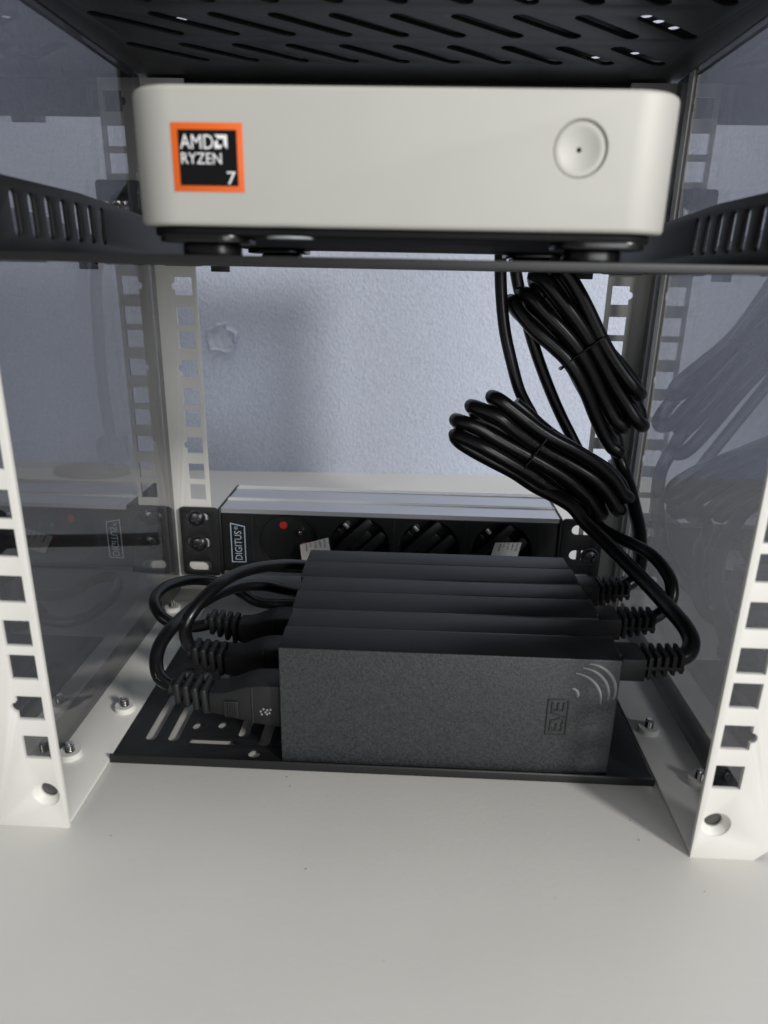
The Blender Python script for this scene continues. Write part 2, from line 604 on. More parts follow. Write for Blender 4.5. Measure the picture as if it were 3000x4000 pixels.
tp = plate('top_panel', [(-132.7, 1.8), (132.7, 1.8), (132.7, 206), (-132.7, 206)],
           [h for h in holes if all(-128 < p[0] < 128 and 4 < p[1] < 204.5 for p in h)], 1.6,
           lambda a, b, t: (a, b, TOP + .8 + t), 'black', rack, bevel=0.2)
LF = (TOP + 9.8 - 192.3) / (TOP + .8 - 192.3)
glint_holes = [circ(7.7 + LF * (x - 7.7), -197.3 + LF * (y + 197.3), 2.6, 12) for x, y in
             ((-70.2, 94), (-47.2, 94), (-24.1, 94), (-1.1, 94), (22, 94), (45, 94), (90.8, 111.2), (97, 117), (105.2, 124), (100, 157), (84.9, 163.6), (74, 190), (-86, 118), (-5.5, 138))]
plate('slot_blocker', [(-140, 0), (140, 0), (140, 214), (-140, 214)], glint_holes, .4, lambda a, b, t: (a, b, TOP + 9.8 + t), 'black', rack, bevel=0.0)  # added sheet that keeps light out of the slots; holes let glints through
box('top_flange', -132.5, 132.5, 206.3, 208, TOP - 17, TOP + 8, 'black', rack, 0.3)
for sx in (-1, 1):
    xs = sorted((sx * 60, sx * 78))
    box('tab', xs[0], xs[1], 206.6, 207.6, TOP - 20, TOP - 17.05, 'black', rack, 0.2)
for sx in (-1, 1):
    xs = sorted((sx * 132.8, sx * 140))
    box('top_side_flange', xs[0], xs[1], 0, 214, TOP + .2, TOP + 8, 'black', rack, 0.3)
box('front_flange', -132.5, 132.5, 0.0, 1.5, TOP - 17, TOP + 8, 'black', rack, 0.3)

# ------------------------------------------------------------------ middle tray and the small computer on it
tray = thing('rack_tray', 'black cantilever rack tray with slotted side cheeks under the silver computer', 'rack tray', (0, 60, 194))
plate('tray_floor', [(-109, -1.5), (109, -1.5), (109, 128), (-109, 128)],
      [rrect(-70, 70, 20, 34, 3), rrect(-70, 70, 48, 62, 3), rrect(-70, 70, 76, 90, 3)], 1.5,
      lambda a, b, t: (a, b, 194.9 + t), 'black', tray, bevel=0.3)
for side in (-1, 1):
    hs = [slot(y + .4, 202.6, y, 211.6, 3.9, 6) for y in (18.5, 28.6, 38.7, 48.8, 58.9, 69.0, 79.1)]
    plate('cheek', [(-1, 195.8), (193.6, 195.8), (193.6, 206), (128, 213.6), (62, 216.8), (-1, 216.8)], hs, 1.4,
          lambda a, b, t, s=side: (s * (109.8 + t), a, b), 'black', tray, bevel=0.2)
    xs = sorted((side * 111, side * 127))
    box('front_ear', xs[0], xs[1], -2.2, -0.4, 194, 238, 'black', tray, 0.4)
    xs = sorted((side * 105.5, side * 128.5))
    ear = plate('rear_ear', rrect(xs[0], xs[1], 194.2, 236, 2, 3), [circ(side * 118.25, 209, 3, 14)], 1.6,
                lambda a, b, t: (a, 196.6 + t, b), 'black', tray, bevel=0.2)
    xs = sorted((side * 92, side * 102))
    box('rear_tab', xs[0], xs[1], 196.0, 197.6, 191.6, 197, 'black', tray, 0.2)
    lathe('screw', [(0, 2.6), (2.4, 2.4), (4.6, 1.3), (5.0, 0)], (side * 118.25, 195.7, 225), (0, -1, 0), 'chrome', tray, n=20)
box('front_lip', -111, 111, -2.6, -1.6, 193.8, 196.2, 'black', tray, 0.3)

pc = thing('mini_pc', 'silver rounded mini computer with orange bordered processor badge and round power button', 'mini computer', (3.5, 62, 196))
PX0, PX1, PY0, PY1 = -67.0, 73.6, -5.0, 126.0
body = plate_mesh(rrect(PX0, PX1, PY0, PY1, 13.5, 14), [], 32.2, lambda a, b, t: (a, b, 219.3 + t), bevel=1.3, res=3)
cut = bm_mesh(lathe_bm([(0, -4), (7.4, -4), (6.75, 0.25), (6.4, 0.7), (6.3, 2.4), (0, 2.4)], (47.4, PY0, 222.2), (0, 1, 0), 48))
body = boolean(body, cut)
finish('housing', body, 'silver', pc, angle=28)
lathe('power_button', [(6.25, 2.2), (6.25, 0.75), (6.0, 0.6), (4.6, 1.05), (3.0, 1.45), (1.5, 1.65), (0.62, 1.7), (0.62, 2.2)], (47.4, PY0, 222.2), (0, 1, 0), 'silver', pc, n=48, angle=50)
lathe('pinhole', [(0, 1.95), (0.75, 1.9)], (47.4, PY0, 222.2), (0, 1, 0), 'ink', pc, n=16)
base = finish('base', plate_mesh(rrect(PX0 + 3.2, PX1 - 3.2, PY0 + 2.2, PY1 - 2.2, 11.5, 12), [], 2.2, lambda a, b, t: (a, b, 202.15 + t), bevel=0.5, res=2), 'base_black', pc, angle=28)
for fx0, fx1 in ((-56, -40), (47.5, 63)):
    for fy0, fy1 in ((PY0 + 5, 12), (PY1 - 22, PY1 - 5)):
        finish('foot_collar', plate_mesh(rrect(fx0 - 5 if fx0 < 0 else fx0 - 3, fx1 + 3 if fx0 < 0 else fx1 + 5, fy0 - 4, fy1 + 4, 7, 8), [], 1.9, lambda a, b, t: (a, b, 200.3 + t), bevel=0.4, res=2), 'gloss', pc, angle=28)
        finish('foot', plate_mesh(rrect(fx0, fx1, fy0, fy1, 6, 8), [], 3.5, lambda a, b, t: (a, b, 197.55 + t), bevel=0.8, res=2), 'gloss', pc, angle=28)
lathe('pad', [(6.2, 0), (6.2, .5), (0, .6)], (-25.5, -0.0, 201.02), (0, 0, -1), 'pad', pc, n=32)
# badge
BY = PY0 - 0.18
badge = box('badge', -54.0, -36.0, BY, PY0 + .2, 211.2, 226.9, 'orange', pc, 0.08)
fl = lambda x0, x1, z0, z1, nm, mt: box(nm, x0, x1, BY - 0.05, BY + .02, z0, z1, mt, badge)
fl(-52.3, -37.5, 212.6, 225.3, 'badge_field', 'ink')
XD, ZD = (1, 0, 0), (0, 0, 1)
text('lettering', 'AMD', 4, (-51.8, BY - .06, 221.0), XD, ZD, 'whiteprint', badge, fit=8.4, height=3.2, extrude=.03)
ax, az, q = -43.1, 221.0, 3.2       # arrow emblem
prism('emblem', [(ax, az + q), (ax + q, az + q), (ax + q, az), (ax + .72 * q, az + .28 * q), (ax + .72 * q, az + .72 * q), (ax + .28 * q, az + .72 * q)], BY - .09, BY - .05, 'y', 'whiteprint', badge)
prism('emblem', [(ax, az + .1), (ax, az + .5 * q), (ax + .26 * q, az + .64 * q), (ax + .26 * q, az + .28 * q), (ax + .62 * q, az + .28 * q), (ax + .48 * q, az + .1)], BY - .09, BY - .05, 'y', 'whiteprint', badge)
text('lettering', 'RYZEN', 3, (-51.7, BY - .06, 217.6), XD, ZD, 'whiteprint', badge, fit=10.2, height=2.5, extrude=.03)
text('lettering', '7', 3, (-40.3, BY - .06, 213.0), XD, ZD, 'whiteprint', badge, height=2.9, fit=2.2, extrude=.03)

# ------------------------------------------------------------------ low perforated shelf
shelf = thing('perforated_shelf', 'black perforated metal shelf plate under the power bricks', 'shelf', (0, 80, 0.2))
def q(x, y):
    return (7.7 + (x - 7.7) * 1.022, y + (y + 197.3) * 0.022)
sh = []
for x, y0, x1, y1, w in ((-96.9, 46, -96.9, 98, 4.7), (-87.4, 46, -87.4, 98, 4.7), (-79.4, 54.4, -79.3, 54.4, 4.9), (-68.6, 55.6, -68.5, 55.6, 4.9),
                         (-78.6, 44.2, -62.4, 44.2, 3.0), (-58.6, 50.5, -58.6, 98, 4.7), (-48.8, 45.3, -48.8, 98, 4.7), (-51.5, 37.9, -51.4, 37.9, 4.9),
                         (-78, 66, -78, 98, 4.7), (-68.4, 66, -68.4, 98, 4.7)) + tuple((x, 48, x, 98, 4.7) for x in range(-38, 100, 10)):
    sh.append(slot(*q(x, y0), *q(x1, y1), w))
plate('shelf_plate', [(-110.9, 36.6), (110.0, 36.6), (110.0, 134), (-110.9, 134)], sh, 0.7, lambda a, b, t: (a, b, 1.55 + t), 'black', shelf, bevel=0.15)
prism('front_lip', [(36.1, 4.0), (35.7, 3.5), (35.6, .25), (36.5, .25), (36.6, 1.2), (37.0, 1.95), (36.8, 3.7)], -110.9, 110.0, 'x', 'black', shelf, 0.15)

# ------------------------------------------------------------------ power bricks
BW, BD, BH, BZ = 132.2, 33.8, 53.6, 1.95
def make_brick():
    root = thing('power_brick', 'frontmost textured black power brick with embossed logo plate and four curved ridges', 'power adapter', (25.6, 38.8 + BD / 2, BZ), 'black power bricks standing on the shelf')
    x0, x1, y0 = 25.6 - BW / 2, 25.6 + BW / 2, 38.8
    ym = y0 + BD / 2
    prism('front_shell', [(y0, BZ), (ym - .15, BZ), (ym - .15, BZ + BH), (y0 + .3, BZ + BH - .9)], x0, x1, 'x', 'brick', root, .55, 3)
    prism('rear_shell', [(ym + .15, BZ), (y0 + BD, BZ), (y0 + BD - .3, BZ + BH - .7), (ym + .15, BZ + BH - .15)], x0 + .3, x1 - .3, 'x', 'brick', root, .55, 3)
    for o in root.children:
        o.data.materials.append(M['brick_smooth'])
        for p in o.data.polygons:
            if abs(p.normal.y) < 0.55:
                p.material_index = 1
    box('seam', x0 + .9, x1 - .9, ym - .5, ym + .5, BZ + .8, BZ + BH - 1.0, 'groove', root)
    # face emboss: name plate with raised frame and letters, four crescent ridges
    fy = y0 - .02
    lx0, lx1, lz0, lz1 = 65.0, 73.4, 20.2, 36.8
    plate('name_frame', rrect(lx0, lx1, lz0, lz1, .5, 3), [rrect(lx0 + .55, lx1 - .55, lz0 + .55, lz1 - .55, .3, 3)], .5, lambda a, b, t: (a, fy + t, b), 'groove', root, bevel=0.12)
    w = .75
    def stroke(pts):
        bm = bmesh.new()
        for (a, b) in zip(pts, pts[1:]):
            d = Vector((b[0] - a[0], b[1] - a[1])); L = d.length; d /= L; nrm = Vector((-d.y, d.x))
            q = [Vector(a) - d * w / 2 + nrm * w / 2, Vector(a) - d * w / 2 - nrm * w / 2, Vector(b) + d * w / 2 - nrm * w / 2, Vector(b) + d * w / 2 + nrm * w / 2]
            va = [bm.verts.new((p.x, fy - .28, p.y)) for p in q]; vb = [bm.verts.new((p.x, fy + .2, p.y)) for p in q]
            bm.faces.new(va); bm.faces.new(vb[::-1])
            for i in range(4):
                bm.faces.new((va[i], vb[i], vb[(i + 1) % 4], va[(i + 1) % 4]))
        return finish('letter', bm_mesh(bm), 'groove', root, smooth=False)
    # E V E turned to read upwards
    for zc in (23.9, 33.2):
        stroke([(67.0, zc + 1.9), (67.0, zc - 1.6), (71.5, zc - 1.6), (71.5, zc + 1.9)] if zc < 30 else [(67.0, zc + 1.6), (67.0, zc - 1.6), (71.5, zc - 1.6), (71.5, zc + 1.6)])
        stroke([(69.3, zc - 1.2), (69.3, zc + 1.6)])
    stroke([(67.0, 30.6), (71.6, 28.5), (67.0, 26.9)])
    stroke([(71.6, 28.5), (72.0, 26.6)])
    for (cx, cz, r, a0, a1, wd) in ((72.6, 36.2, 12.6, -2, 82, 1.25), (75.4, 38.6, 12.6, -6, 84, 1.25), (78.2, 40.8, 12.2, -14, 86, 1.25), (73.2, 38.9, 3.0, -20, 82, 1.35)):
        n = 18
        op, ip = [], []
        for i in range(n + 1):
            f = i / n
            t = math.radians(a0 + (a1 - a0) * f)
            ww = wd * (0.25 + 0.75 * math.sin(math.pi * min(1, max(0, f * .85 + .12))))
            op.append((cx + (r + ww / 2) * math.cos(t), cz + (r + ww / 2) * math.sin(t)))
            ip.append((cx + (r - ww / 2) * math.cos(t), cz + (r - ww / 2) * math.sin(t)))
        bm = bmesh.new()
        A = [bm.verts.new((p[0], y0 + .1, p[1])) for p in op]
        B = [bm.verts.new(((p[0] + s[0]) / 2, y0 - .5, (p[1] + s[1]) / 2)) for p, s in zip(op, ip)]
        C2 = [bm.verts.new((s[0], y0 + .1, s[1])) for s in ip]
        for i in range(n):
            bm.faces.new((A[i], A[i + 1], B[i + 1], B[i])); bm.faces.new((B[i], B[i + 1], C2[i + 1], C2[i]))
        finish('ridge', bm_mesh(bm), 'logo', root, angle=20)
    box('inlet', x0 - 1.4, x0 + 1.2, y0 + 6.5, y0 + 26.5, 12, 37.5, 'groove', root, 0.6)
    box('outlet', x1 - 1.2, x1 + 2.6, y0 + 9.5, y0 + 25, 40.6, 52.2, 'plug', root, 0.5)
    return root
brick = make_brick()

def dup(root, loc, rotz, label):
    r = root.copy()
    COL.objects.link(r)
    r.location = Vector(loc) * S
    r.rotation_euler = (0, 0, rotz)
    r['label'] = label
    for ch in list(root.children):
        c = ch.copy(); COL.objects.link(c); c.parent = r
        for gch in ch.children:
            d = gch.copy(); COL.objects.link(d); d.parent = c
    return r
dup(brick, (25.1, 73.0 + BD / 2, BZ), 0.004, 'middle black power brick, sandwiched between the two others on the shelf')
dup(brick, (23.8, 107.2 + BD / 2, BZ), 0.006, 'rearmost black power brick, closest to the power strip')

# ------------------------------------------------------------------ power strip on the rear rails
strip = thing('power_strip', 'black and aluminium four socket power strip screwed across the rear rails', 'power strip', (-3, 215, 13.5))
SX0, SX1, SY, SB, SZ0, SZ1 = -104.3, 98.2, 196.0, 243.0, 14.0, 57.0
prof = [(SY, SZ0), (SY, SZ0 + 2.2), (SB - 2, SZ0 + 2.2), (SB - 2, SZ1 - 2.7), (SY - .3, SZ1 - 2.7), (SY - .3, SZ1)]
for y in (213.2, 215.6, 236.6, 238.9, 241.2):
    prof += [(y + .6, SZ1), (y + .7, SZ1 - .5), (y + 1.1, SZ1 - .5), (y + 1.2, SZ1)]
prof += [(SB, SZ1), (SB, SZ0)]
prism('housing', prof, SX0, SX1, 'x', 'alu', strip)
for y in (213.2, 215.6, 236.6, 238.9, 241.2):
    prism('ridge', [(y - .6, SZ1 + .02), (y - .6, SZ1 + .5), (y - .2, SZ1 + .8), (y + .2, SZ1 + .8), (y + .5, SZ1 + .4), (y + .5, SZ1 + .02)], SX0, SX1, 'x', 'alu_highlit', strip)
sock = [(-63.9, 36.0), (-20.4, 35.6), (21.8, 35.2), (65.4, 34.8)]
plate('face', rrect(SX0 + .2, SX1 - .2, SZ0 + 2.3, SZ1 - 2.8, .4, 2), [circ(x, zz, 18.1, 44) for x, zz in sock], 1.4, lambda a, b, t: (a, SY + .4 + t, b), 'socket', strip, bevel=0.3)
for xl in (-85.8, 0.6, 43.4, 86.8, 88.6):
    box('groove', xl - .22, xl + .22, SY - .42, SY - .2, SZ0 + 2.6, SZ1 - 3.1, 'groove', strip)
def cup(x, zz, french):
    s = lathe('socket', [(18.1, -.2), (17.7, .6), (17.4, 12.5 if not french else 3.4), (0, 12.5 if not french else 3.4)], (x, SY - .1, zz), (0, 1, 0), 'socket', strip, n=44,
              label='flat socket with red shutters and steel pin' if french else None)
    if french:
        lathe('earth_pin', [(0, -1.0), (1.2, -.6), (1.9, .6), (1.9, 3.3)], (x + 7.6, SY, zz + 6.8), (0, 1, 0), 'chrome', s, n=18)
        for dx, dz in ((-3.4, 10.3), (9.0, -3.0)):
            lathe('shutter', [(0, 2.7), (2.35, 2.75), (2.35, 3.3)], (x + dx, SY, zz + dz), (0, 1, 0), 'red', s, n=20)
        return
    ca, sa = math.cos(math.radians(45)), math.sin(math.radians(45))
    def rot_box(nm, a0, a1, b0, b1, y0, y1, mt, bev):
        bm = box_bm(a0, a1, y0, y1, b0, b1, bev, 2)
        for v in bm.verts:
            a, b = v.co.x, v.co.z
            v.co.x = x + a * ca - b * sa
            v.co.z = zz + a * sa + b * ca
        return finish(nm, bm_mesh(bm), mt, s)
    rot_box('socket_block', -15.2, 15.2, -9.0, -2.6, 199.2, 208, 'socket', 1.2)
    rot_box('socket_block', -15.2, 15.2, 3.2, 9.0, 199.2, 208, 'socket', 1.2)
    rot_box('socket_block', -8, 8, -2.3, 2.9, 203.2, 208, 'socket', .6)
    rot_box('earth_clip', -3.6, -1.6, 12.6, 16.6, 197.2, 206, 'socket', .3)
    rot_box('earth_clip', 1.6, 3.6, 12.6, 16.6, 197.2, 206, 'alu', .3)
    rot_box('earth_clip', -2.2, 2.2, -16.6, -12.6, 197.2, 206, 'socket', .3)
for i, (x, zz) in enumerate(sock):
    cup(x, zz, i == 0)
for xa, xb in ((SX0 - 1.5, SX0 - .1), (SX1 + .1, SX1 + 1.5)):
    prism('end_cap', [(194.4, 13.6), (SB + .4, 13.6), (SB + .4, SZ1 + .6), (194.4, SZ1 + .4)], xa, xb, 'x', 'black', strip, 0.3)
for x0, x1, cx in ((-129.2, SX0 - 1.6, -118.6), (SX1 + 1.6, 124.2, 112.8)):
    br = plate('bracket', rrect(x0, x1, 13.4, 57.4, 2.4, 5), [slot(cx - 4.1, zz, cx + 4.1, zz, 6.3) for zz in (19.5, 34.8, 50.7)], 2.0,
               lambda a, b, t: (a, 195.2 + t, b), 'black', strip, bevel=0.35, res=2)
def screw_mesh():
    a = bm_mesh(lathe_bm([(0, 2.3), (2.4, 2.2), (3.6, 1.8), (4.3, 1.1), (4.5, .4), (5.5, .35), (5.6, 0), (0, 0)], (0, 0, 0), (0, -1, 0), 32))
    bm = bmesh.new()
    for aa in (0.35, 0.35 + math.pi / 2):
        b2 = box_bm(-2.7, 2.7, -4, -.9, -.6, .6)
        for v in b2.verts:
            x, z = v.co.x, v.co.z
            v.co.x = x * math.cos(aa) - z * math.sin(aa); v.co.z = x * math.sin(aa) + z * math.cos(aa)
        me = bpy.data.meshes.new('t'); b2.to_mesh(me); b2.free(); a = boolean(a, me)
    return a
scr = screw_mesh()
for x, zz in ((-119.0, 50.6), (-118.6, 34.4), (117.8, 34.5)):
    me = scr.copy()
    for v in me.vertices:
        v.co += Vector((x, 194.15, zz))
    finish('screw', me, 'blackchrome', strip, angle=25)
# DIGITUS sign, turned to read upwards
lx0, lx1, lz0, lz1 = -99.2, -90.2, 22.2, 48.0
YF = SY - .36
plate('logo_frame', [(lx0, lz0), (lx1, lz0 + .2), (lx1, lz1 - 1.9), (lx0, lz1)], [[(lx0 + .6, lz0 + .6), (lx1 - .6, lz0 + .8), (lx1 - .6, lz1 - 2.4), (lx0 + .6, lz1 - .7)]], .08,
      lambda a, b, t: (a, YF + t, b), 'blueprint', strip, bevel=0.0)
text('lettering', 'DIGITUS', 5, (-92.5, YF - .03, 24.0), (0, 0, 1), (-1, 0, 0), 'blueprint', strip, fit=18.8, height=4.4, extrude=.03)
text('lettering', '®', 3, (-94.6, YF - .03, 43.6), (0, 0, 1), (-1, 0, 0), 'blueprint', strip, fit=2.3, height=2.3, extrude=.03)
tube('mains_cord', [(-106.2, 226, 36), (-122, 226, 34), (-136, 225, 29), (-152, 225, 25), (-193, 225, 22), (-240, 224, 20), (-262, 222, 19)], 4.3, 'rubber', strip)
lathe('mains_plug', [(0, -2), (9, -2), (15, 4), (18.5, 14), (18.5, 34), (17, 38), (0, 38)], (-256, 222, 26), (-1, -.1, .05), 'plug', strip, n=28)

# white paper labels leaning on the sockets
def label_tag(lab, c00, c10, c11, c01, lines, fliph=False):
    c00, c10, c11, c01 = map(Vector, (c00, c10, c11, c01))
    X = (c10 - c00); Y = (c01 - c00)
    N = X.cross(Y).normalized()
    c11 = c10 + Y
    bm = bmesh.new()
    q = [c00, c10, c11, c01]
    a = [bm.verts.new(p) for p in q]; b = [bm.verts.new(p - N * .25) for p in q]
    bm.faces.new(a); bm.faces.new(b[::-1])
    for i in range(4):
        bm.faces.new((a[i], b[i], b[(i + 1) % 4], a[(i + 1) % 4]))
    bmesh.ops.recalc_face_normals(bm, faces=bm.faces[:])
    o = finish('paper_label', bm_mesh(bm), 'paper', None, smooth=False)
    o['label'] = lab
    o['category'] = 'label'
    o['group'] = 'white paper labels in front of the power strip'
    xl = X.length
    for i, (s, hgt, ln) in enumerate(lines):
        org = c10 - X * ((i + 1) / (len(lines) + .4)) + N * .08 + Y.normalized() * .6
        org = c10 - X.normalized() * (.4 + i * (xl - .8) / len(lines)) + N * .06 + Y.normalized() * (Y.length - .6)
        # lines run down the tag
        text('lettering', s, 2, org, -Y, X, 'ink', o, fit=ln, height=hgt, extrude=.02)
    return o
L1_ = [('Art.-N', 1.7, 6.6), ('INTOS', 1.15, 5.2), ('SIEM', 1.15, 4.4), ('D-353', 1.15, 4.2), ('Info', .9, 2.8), ('www.', 1.2, 5.0)]
label_tag('white printed paper label stuck beside the leftmost red shuttered socket', (-54.3, 186.5, 27.6), (-36.9, 186.5, 32.9), (-40.3, 194.6, 41.6), (-56.7, 194.6, 35.6), L1_)
label_tag('white printed paper label at the rightmost socket, near the coiled cables', (57.0, 186.5, 31.4), (72.9, 186.5, 32.1), (76.3, 194.6, 40.5), (61.0, 194.6, 41.1), L1_)

# ------------------------------------------------------------------ cords plugged in on the left
CR = 2.95
def left_cord(lab, dx, dy, dz, pts, with_mark):
    root = thing('plugged_lead', lab, 'power lead', (-62 + dx, 50 + dy, 10), 'black mains cords plugged into the left ends of the bricks')
    y0, y1 = 44.0, 58.5
    bmp = prism('plug', [(-71.5, 18.9), (-66, 18.2), (-53, 15.6), (-41.0, 14.2), (-41.0, 34.0), (-52, 33.6), (-57, 32.4), (-62, 30.2), (-66, 29.0), (-71.5, 28.7)], y0, y1, 'y', None, None, 1.0, 2, mode='bm')
    for v in bmp.verts:
        f = min(1, max(0, (v.co.x + 71.5) / 22))
        v.co.y = 51.2 + (v.co.y - 51.2) * (0.78 + 0.22 * f)
        v.co += Vector((dx, dy, dz))
    pl = finish('plug', bm_mesh(bmp), 'plug', root, angle=40)
    sh = lambda x0, x1, a, b, z0, z1, nm, mt, par, bv=0.15: box(nm, x0 + dx, x1 + dx, a + dy, b + dy, z0 + dz, z1 + dz, mt, par, bv)
    sh(-53.1, -52.5, 43.75, 44.4, 16.2, 33.0, 'plug_rib', 'groove', pl, .1)
    if with_mark:
        sh(-64.6, -58.9, 43.9, 44.6, 18.7, 25.9, 'grip_recess', 'groove', pl, .1)
        for i in range(5):
            sh(-63.9 + i * 1.0, -63.3 + i * 1.0, 43.3, 44.2, 19.0, 25.5, 'grip_rib', 'plug', pl, .15)
        for px, pz in ((-49.6, 21.9), (-48.4, 23.0), (-49.2, 20.6), (-47.6, 21.6), (-46.9, 22.6), (-46.0, 21.3), (-45.5, 22.9), (-47.0, 20.7)):
            lathe('mark_dot', [(0, .45), (.3, .38), (.52, 0)], (px + dx, 44.05 + dy, pz + dz), (0, -1, 0), 'logo', pl, n=8)
    # strain relief: stepped rings on a tapered core
    core = [Vector((-88.5 + dx, 50.6 + dy, 28.0 + dz)), Vector((-82 + dx, 50.8 + dy, 26.4 + dz)), Vector((-70 + dx, 51 + dy, 24.0 + dz))]
    sr = finish('strain_relief', bm_mesh(tube_bm(core, 3.7, 14)), 'plug', root)
    for i in range(4):
        xx = -84.6 + i * 3.85
        cz = 27.2 - i * .92
        hh = 4.9 + i * .32
        bm = box_bm(-1.35, 1.35, -hh - .4, hh + .4, -hh, hh, 1.1, 3)
        for v in bm.verts:
            v.co = Vector((xx + dx + v.co.x - .12 * v.co.z * .4, 50.9 + dy + v.co.y, cz + dz + v.co.z))
        finish('ring', bm_mesh(bm), 'plug', sr, angle=40)
    tube('cable', pts, CR, 'rubber', root)
    return root
left_cord('black mains cord of the frontmost brick, its plug showing a grip and raised dots', 0, 0, 0,
          [(-84, 50.6, 26.9), (-88.1, 50.6, 28.0), (-93.8, 53, 30.6), (-96.5, 57.5, 34.7), (-96.7, 63.0, 39.1), (-95.1, 70.0, 42.1), (-92.9, 80.0, 43.3), (-90.0, 91.0, 43.7),
           (-84.7, 101.0, 44.6), (-80.7, 113.0, 42.5), (-74.5, 123.0, 40.7), (-65.8, 131.0, 37.6), (-56.1, 139.0, 31.8), (-47.5, 146.0, 27.0), (-36, 152, 23)], True)
left_cord('black mains cord of the middle brick, arching highest over the others', -1.5, 30.0, -.6,
          [(-85.5, 80.6, 26.4), (-88.6, 80.3, 28.2), (-90.3, 80.0, 32), (-91.0, 80.0, 36.8), (-89.8, 80.0, 42.3), (-87.5, 84.0, 46.3), (-84.6, 90.0, 49.5), (-80.6, 98.0, 51.9),
           (-75.9, 108.0, 52.6), (-69.8, 118.0, 51.9), (-62.2, 128.0, 49.9), (-54.0, 138.0, 46.8), (-45.5, 146.0, 43.0), (-34, 153, 37)], False)
left_cord('black mains cord of the rearmost brick, looping low beside the left panel', -3.0, 62.0, -2.0,
          [(-87, 112.6, 24.8), (-92, 112.2, 23.6), (-97.3, 112.0, 22.4), (-103.8, 112.0, 22.2), (-110.0, 113.0, 23.8), (-115.8, 116.0, 26.0), (-120.0, 120.5, 29.3), (-121.9, 128.0, 30.8), (-120.6, 136.0, 31.5),
           (-117.5, 144.0, 30.8), (-112.3, 152.0, 29.3), (-105.8, 158.0, 26.8), (-99.0, 162.0, 23.9), (-91.6, 164.0, 20.2), (-84.3, 164.0, 15.7), (-77.7, 162.0, 12.8),
           (-68.2, 158.0, 13.4), (-56.3, 154.0, 15.9), (-46.5, 150.0, 19.3), (-34, 146, 21)], False)

# ------------------------------------------------------------------ cords on the right with their coils
def coil(axis, across, fronts, backs, tips0, tips1, tie, r=CR):
    """one cable folded to and fro along an axis; front strands and back strands alternate"""
    A = smooth_path(axis, 3.0)
    n = len(A)
    D = [0.0]
    for a, b in zip(A, A[1:]):
        D.append(D[-1] + (b - a).length)
    LEN = D[-1]
    def at(t):
        d = t * LEN
        if d <= 0:
            return A[0] + (A[0] - A[1]).normalized() * (-d), (A[1] - A[0]).normalized()
        if d >= LEN:
            return A[-1] + (A[-1] - A[-2]).normalized() * (d - LEN), (A[-1] - A[-2]).normalized()
        for i in range(n - 1):
            if D[i + 1] >= d:
                f = (d - D[i]) / (D[i + 1] - D[i])
                i2 = min(i + 2, n - 1); i0 = max(i - 1, 0)
                return A[i].lerp(A[i + 1], f), (A[i2] - A[i0]).normalized()
    ac = Vector(across).normalized()
    def pos(t, a, dep):
        p, tg = at(t)
        s = ac - tg * ac.dot(tg); s.normalize()
        dn = tg.cross(s)
        if dn.y < 0:
            dn = -dn
        w = 0.94 + (0.24 if t > tie else 0.42) * min(1.0, abs(t - tie) / 0.42) ** 1.3
        wd = 0.95 + 0.2 * min(1.0, abs(t - tie) / 0.5) ** 1.4
        return p + s * (a * w) + dn * (dep * wd)
    pts = []
    N = len(fronts)
    ph = [random.uniform(0, 6.28) for _ in range(N)]
    for i in range(N):
        t0, t1 = tips0[i], tips1[i]
        for k in range(9):
            f = k / 8
            t = t0 + (t1 - t0) * f
            pts.append(pos(t, fronts[i] + .9 * math.sin(ph[i] + 7 * t), 1.1 * math.sin(ph[i] * 2 + 6 * t)))
        e = 4.2 / LEN
        am = (fronts[i] + backs[i]) / 2
        pts.append(pos(t1 + e * .85, fronts[i] * .75 + backs[i] * .25, .8))
        pts.append(pos(t1 + e * 1.2, am, 3.7))
        pts.append(pos(t1 + e * .85, fronts[i] * .25 + backs[i] * .75, 6.6))
        for k in range(9):
            f = 1 - k / 8
            t = t0 + (t1 - t0) * f
            pts.append(pos(t, backs[i] + .9 * math.sin(ph[i] + 2 + 8 * t), 7.4 + 1.0 * math.sin(ph[i] + 5 * t)))
        if i < N - 1:
            am = (backs[i] + fronts[i + 1]) / 2
            pts.append(pos(t0 - e * 1.0, backs[i] * .7 + fronts[i + 1] * .3, 7.4))
            pts.append(pos(t0 - e * 1.7, am, 3.7))
            pts.append(pos(t0 - e * 1.0, backs[i] * .3 + fronts[i + 1] * .7, 1.2))
    def ring(t, hw, hd, off=0.0):
        out = []
        for i in range(40):
            a = 2 * math.pi * i / 40
            ca, sa = math.cos(a), math.sin(a)
            sg = lambda v: (1 if v >= 0 else -1)
            p, tg = at(t + off * sa)
            s = ac - tg * ac.dot(tg); s.normalize()
            dn = tg.cross(s)
            if dn.y < 0:
                dn = -dn
            out.append(p + s * (sg(ca) * abs(ca) ** .55 * hw) + dn * (3.7 + sg(sa) * abs(sa) ** .55 * hd))
        return out + [out[0], out[1]]
    return pts, ring, pos

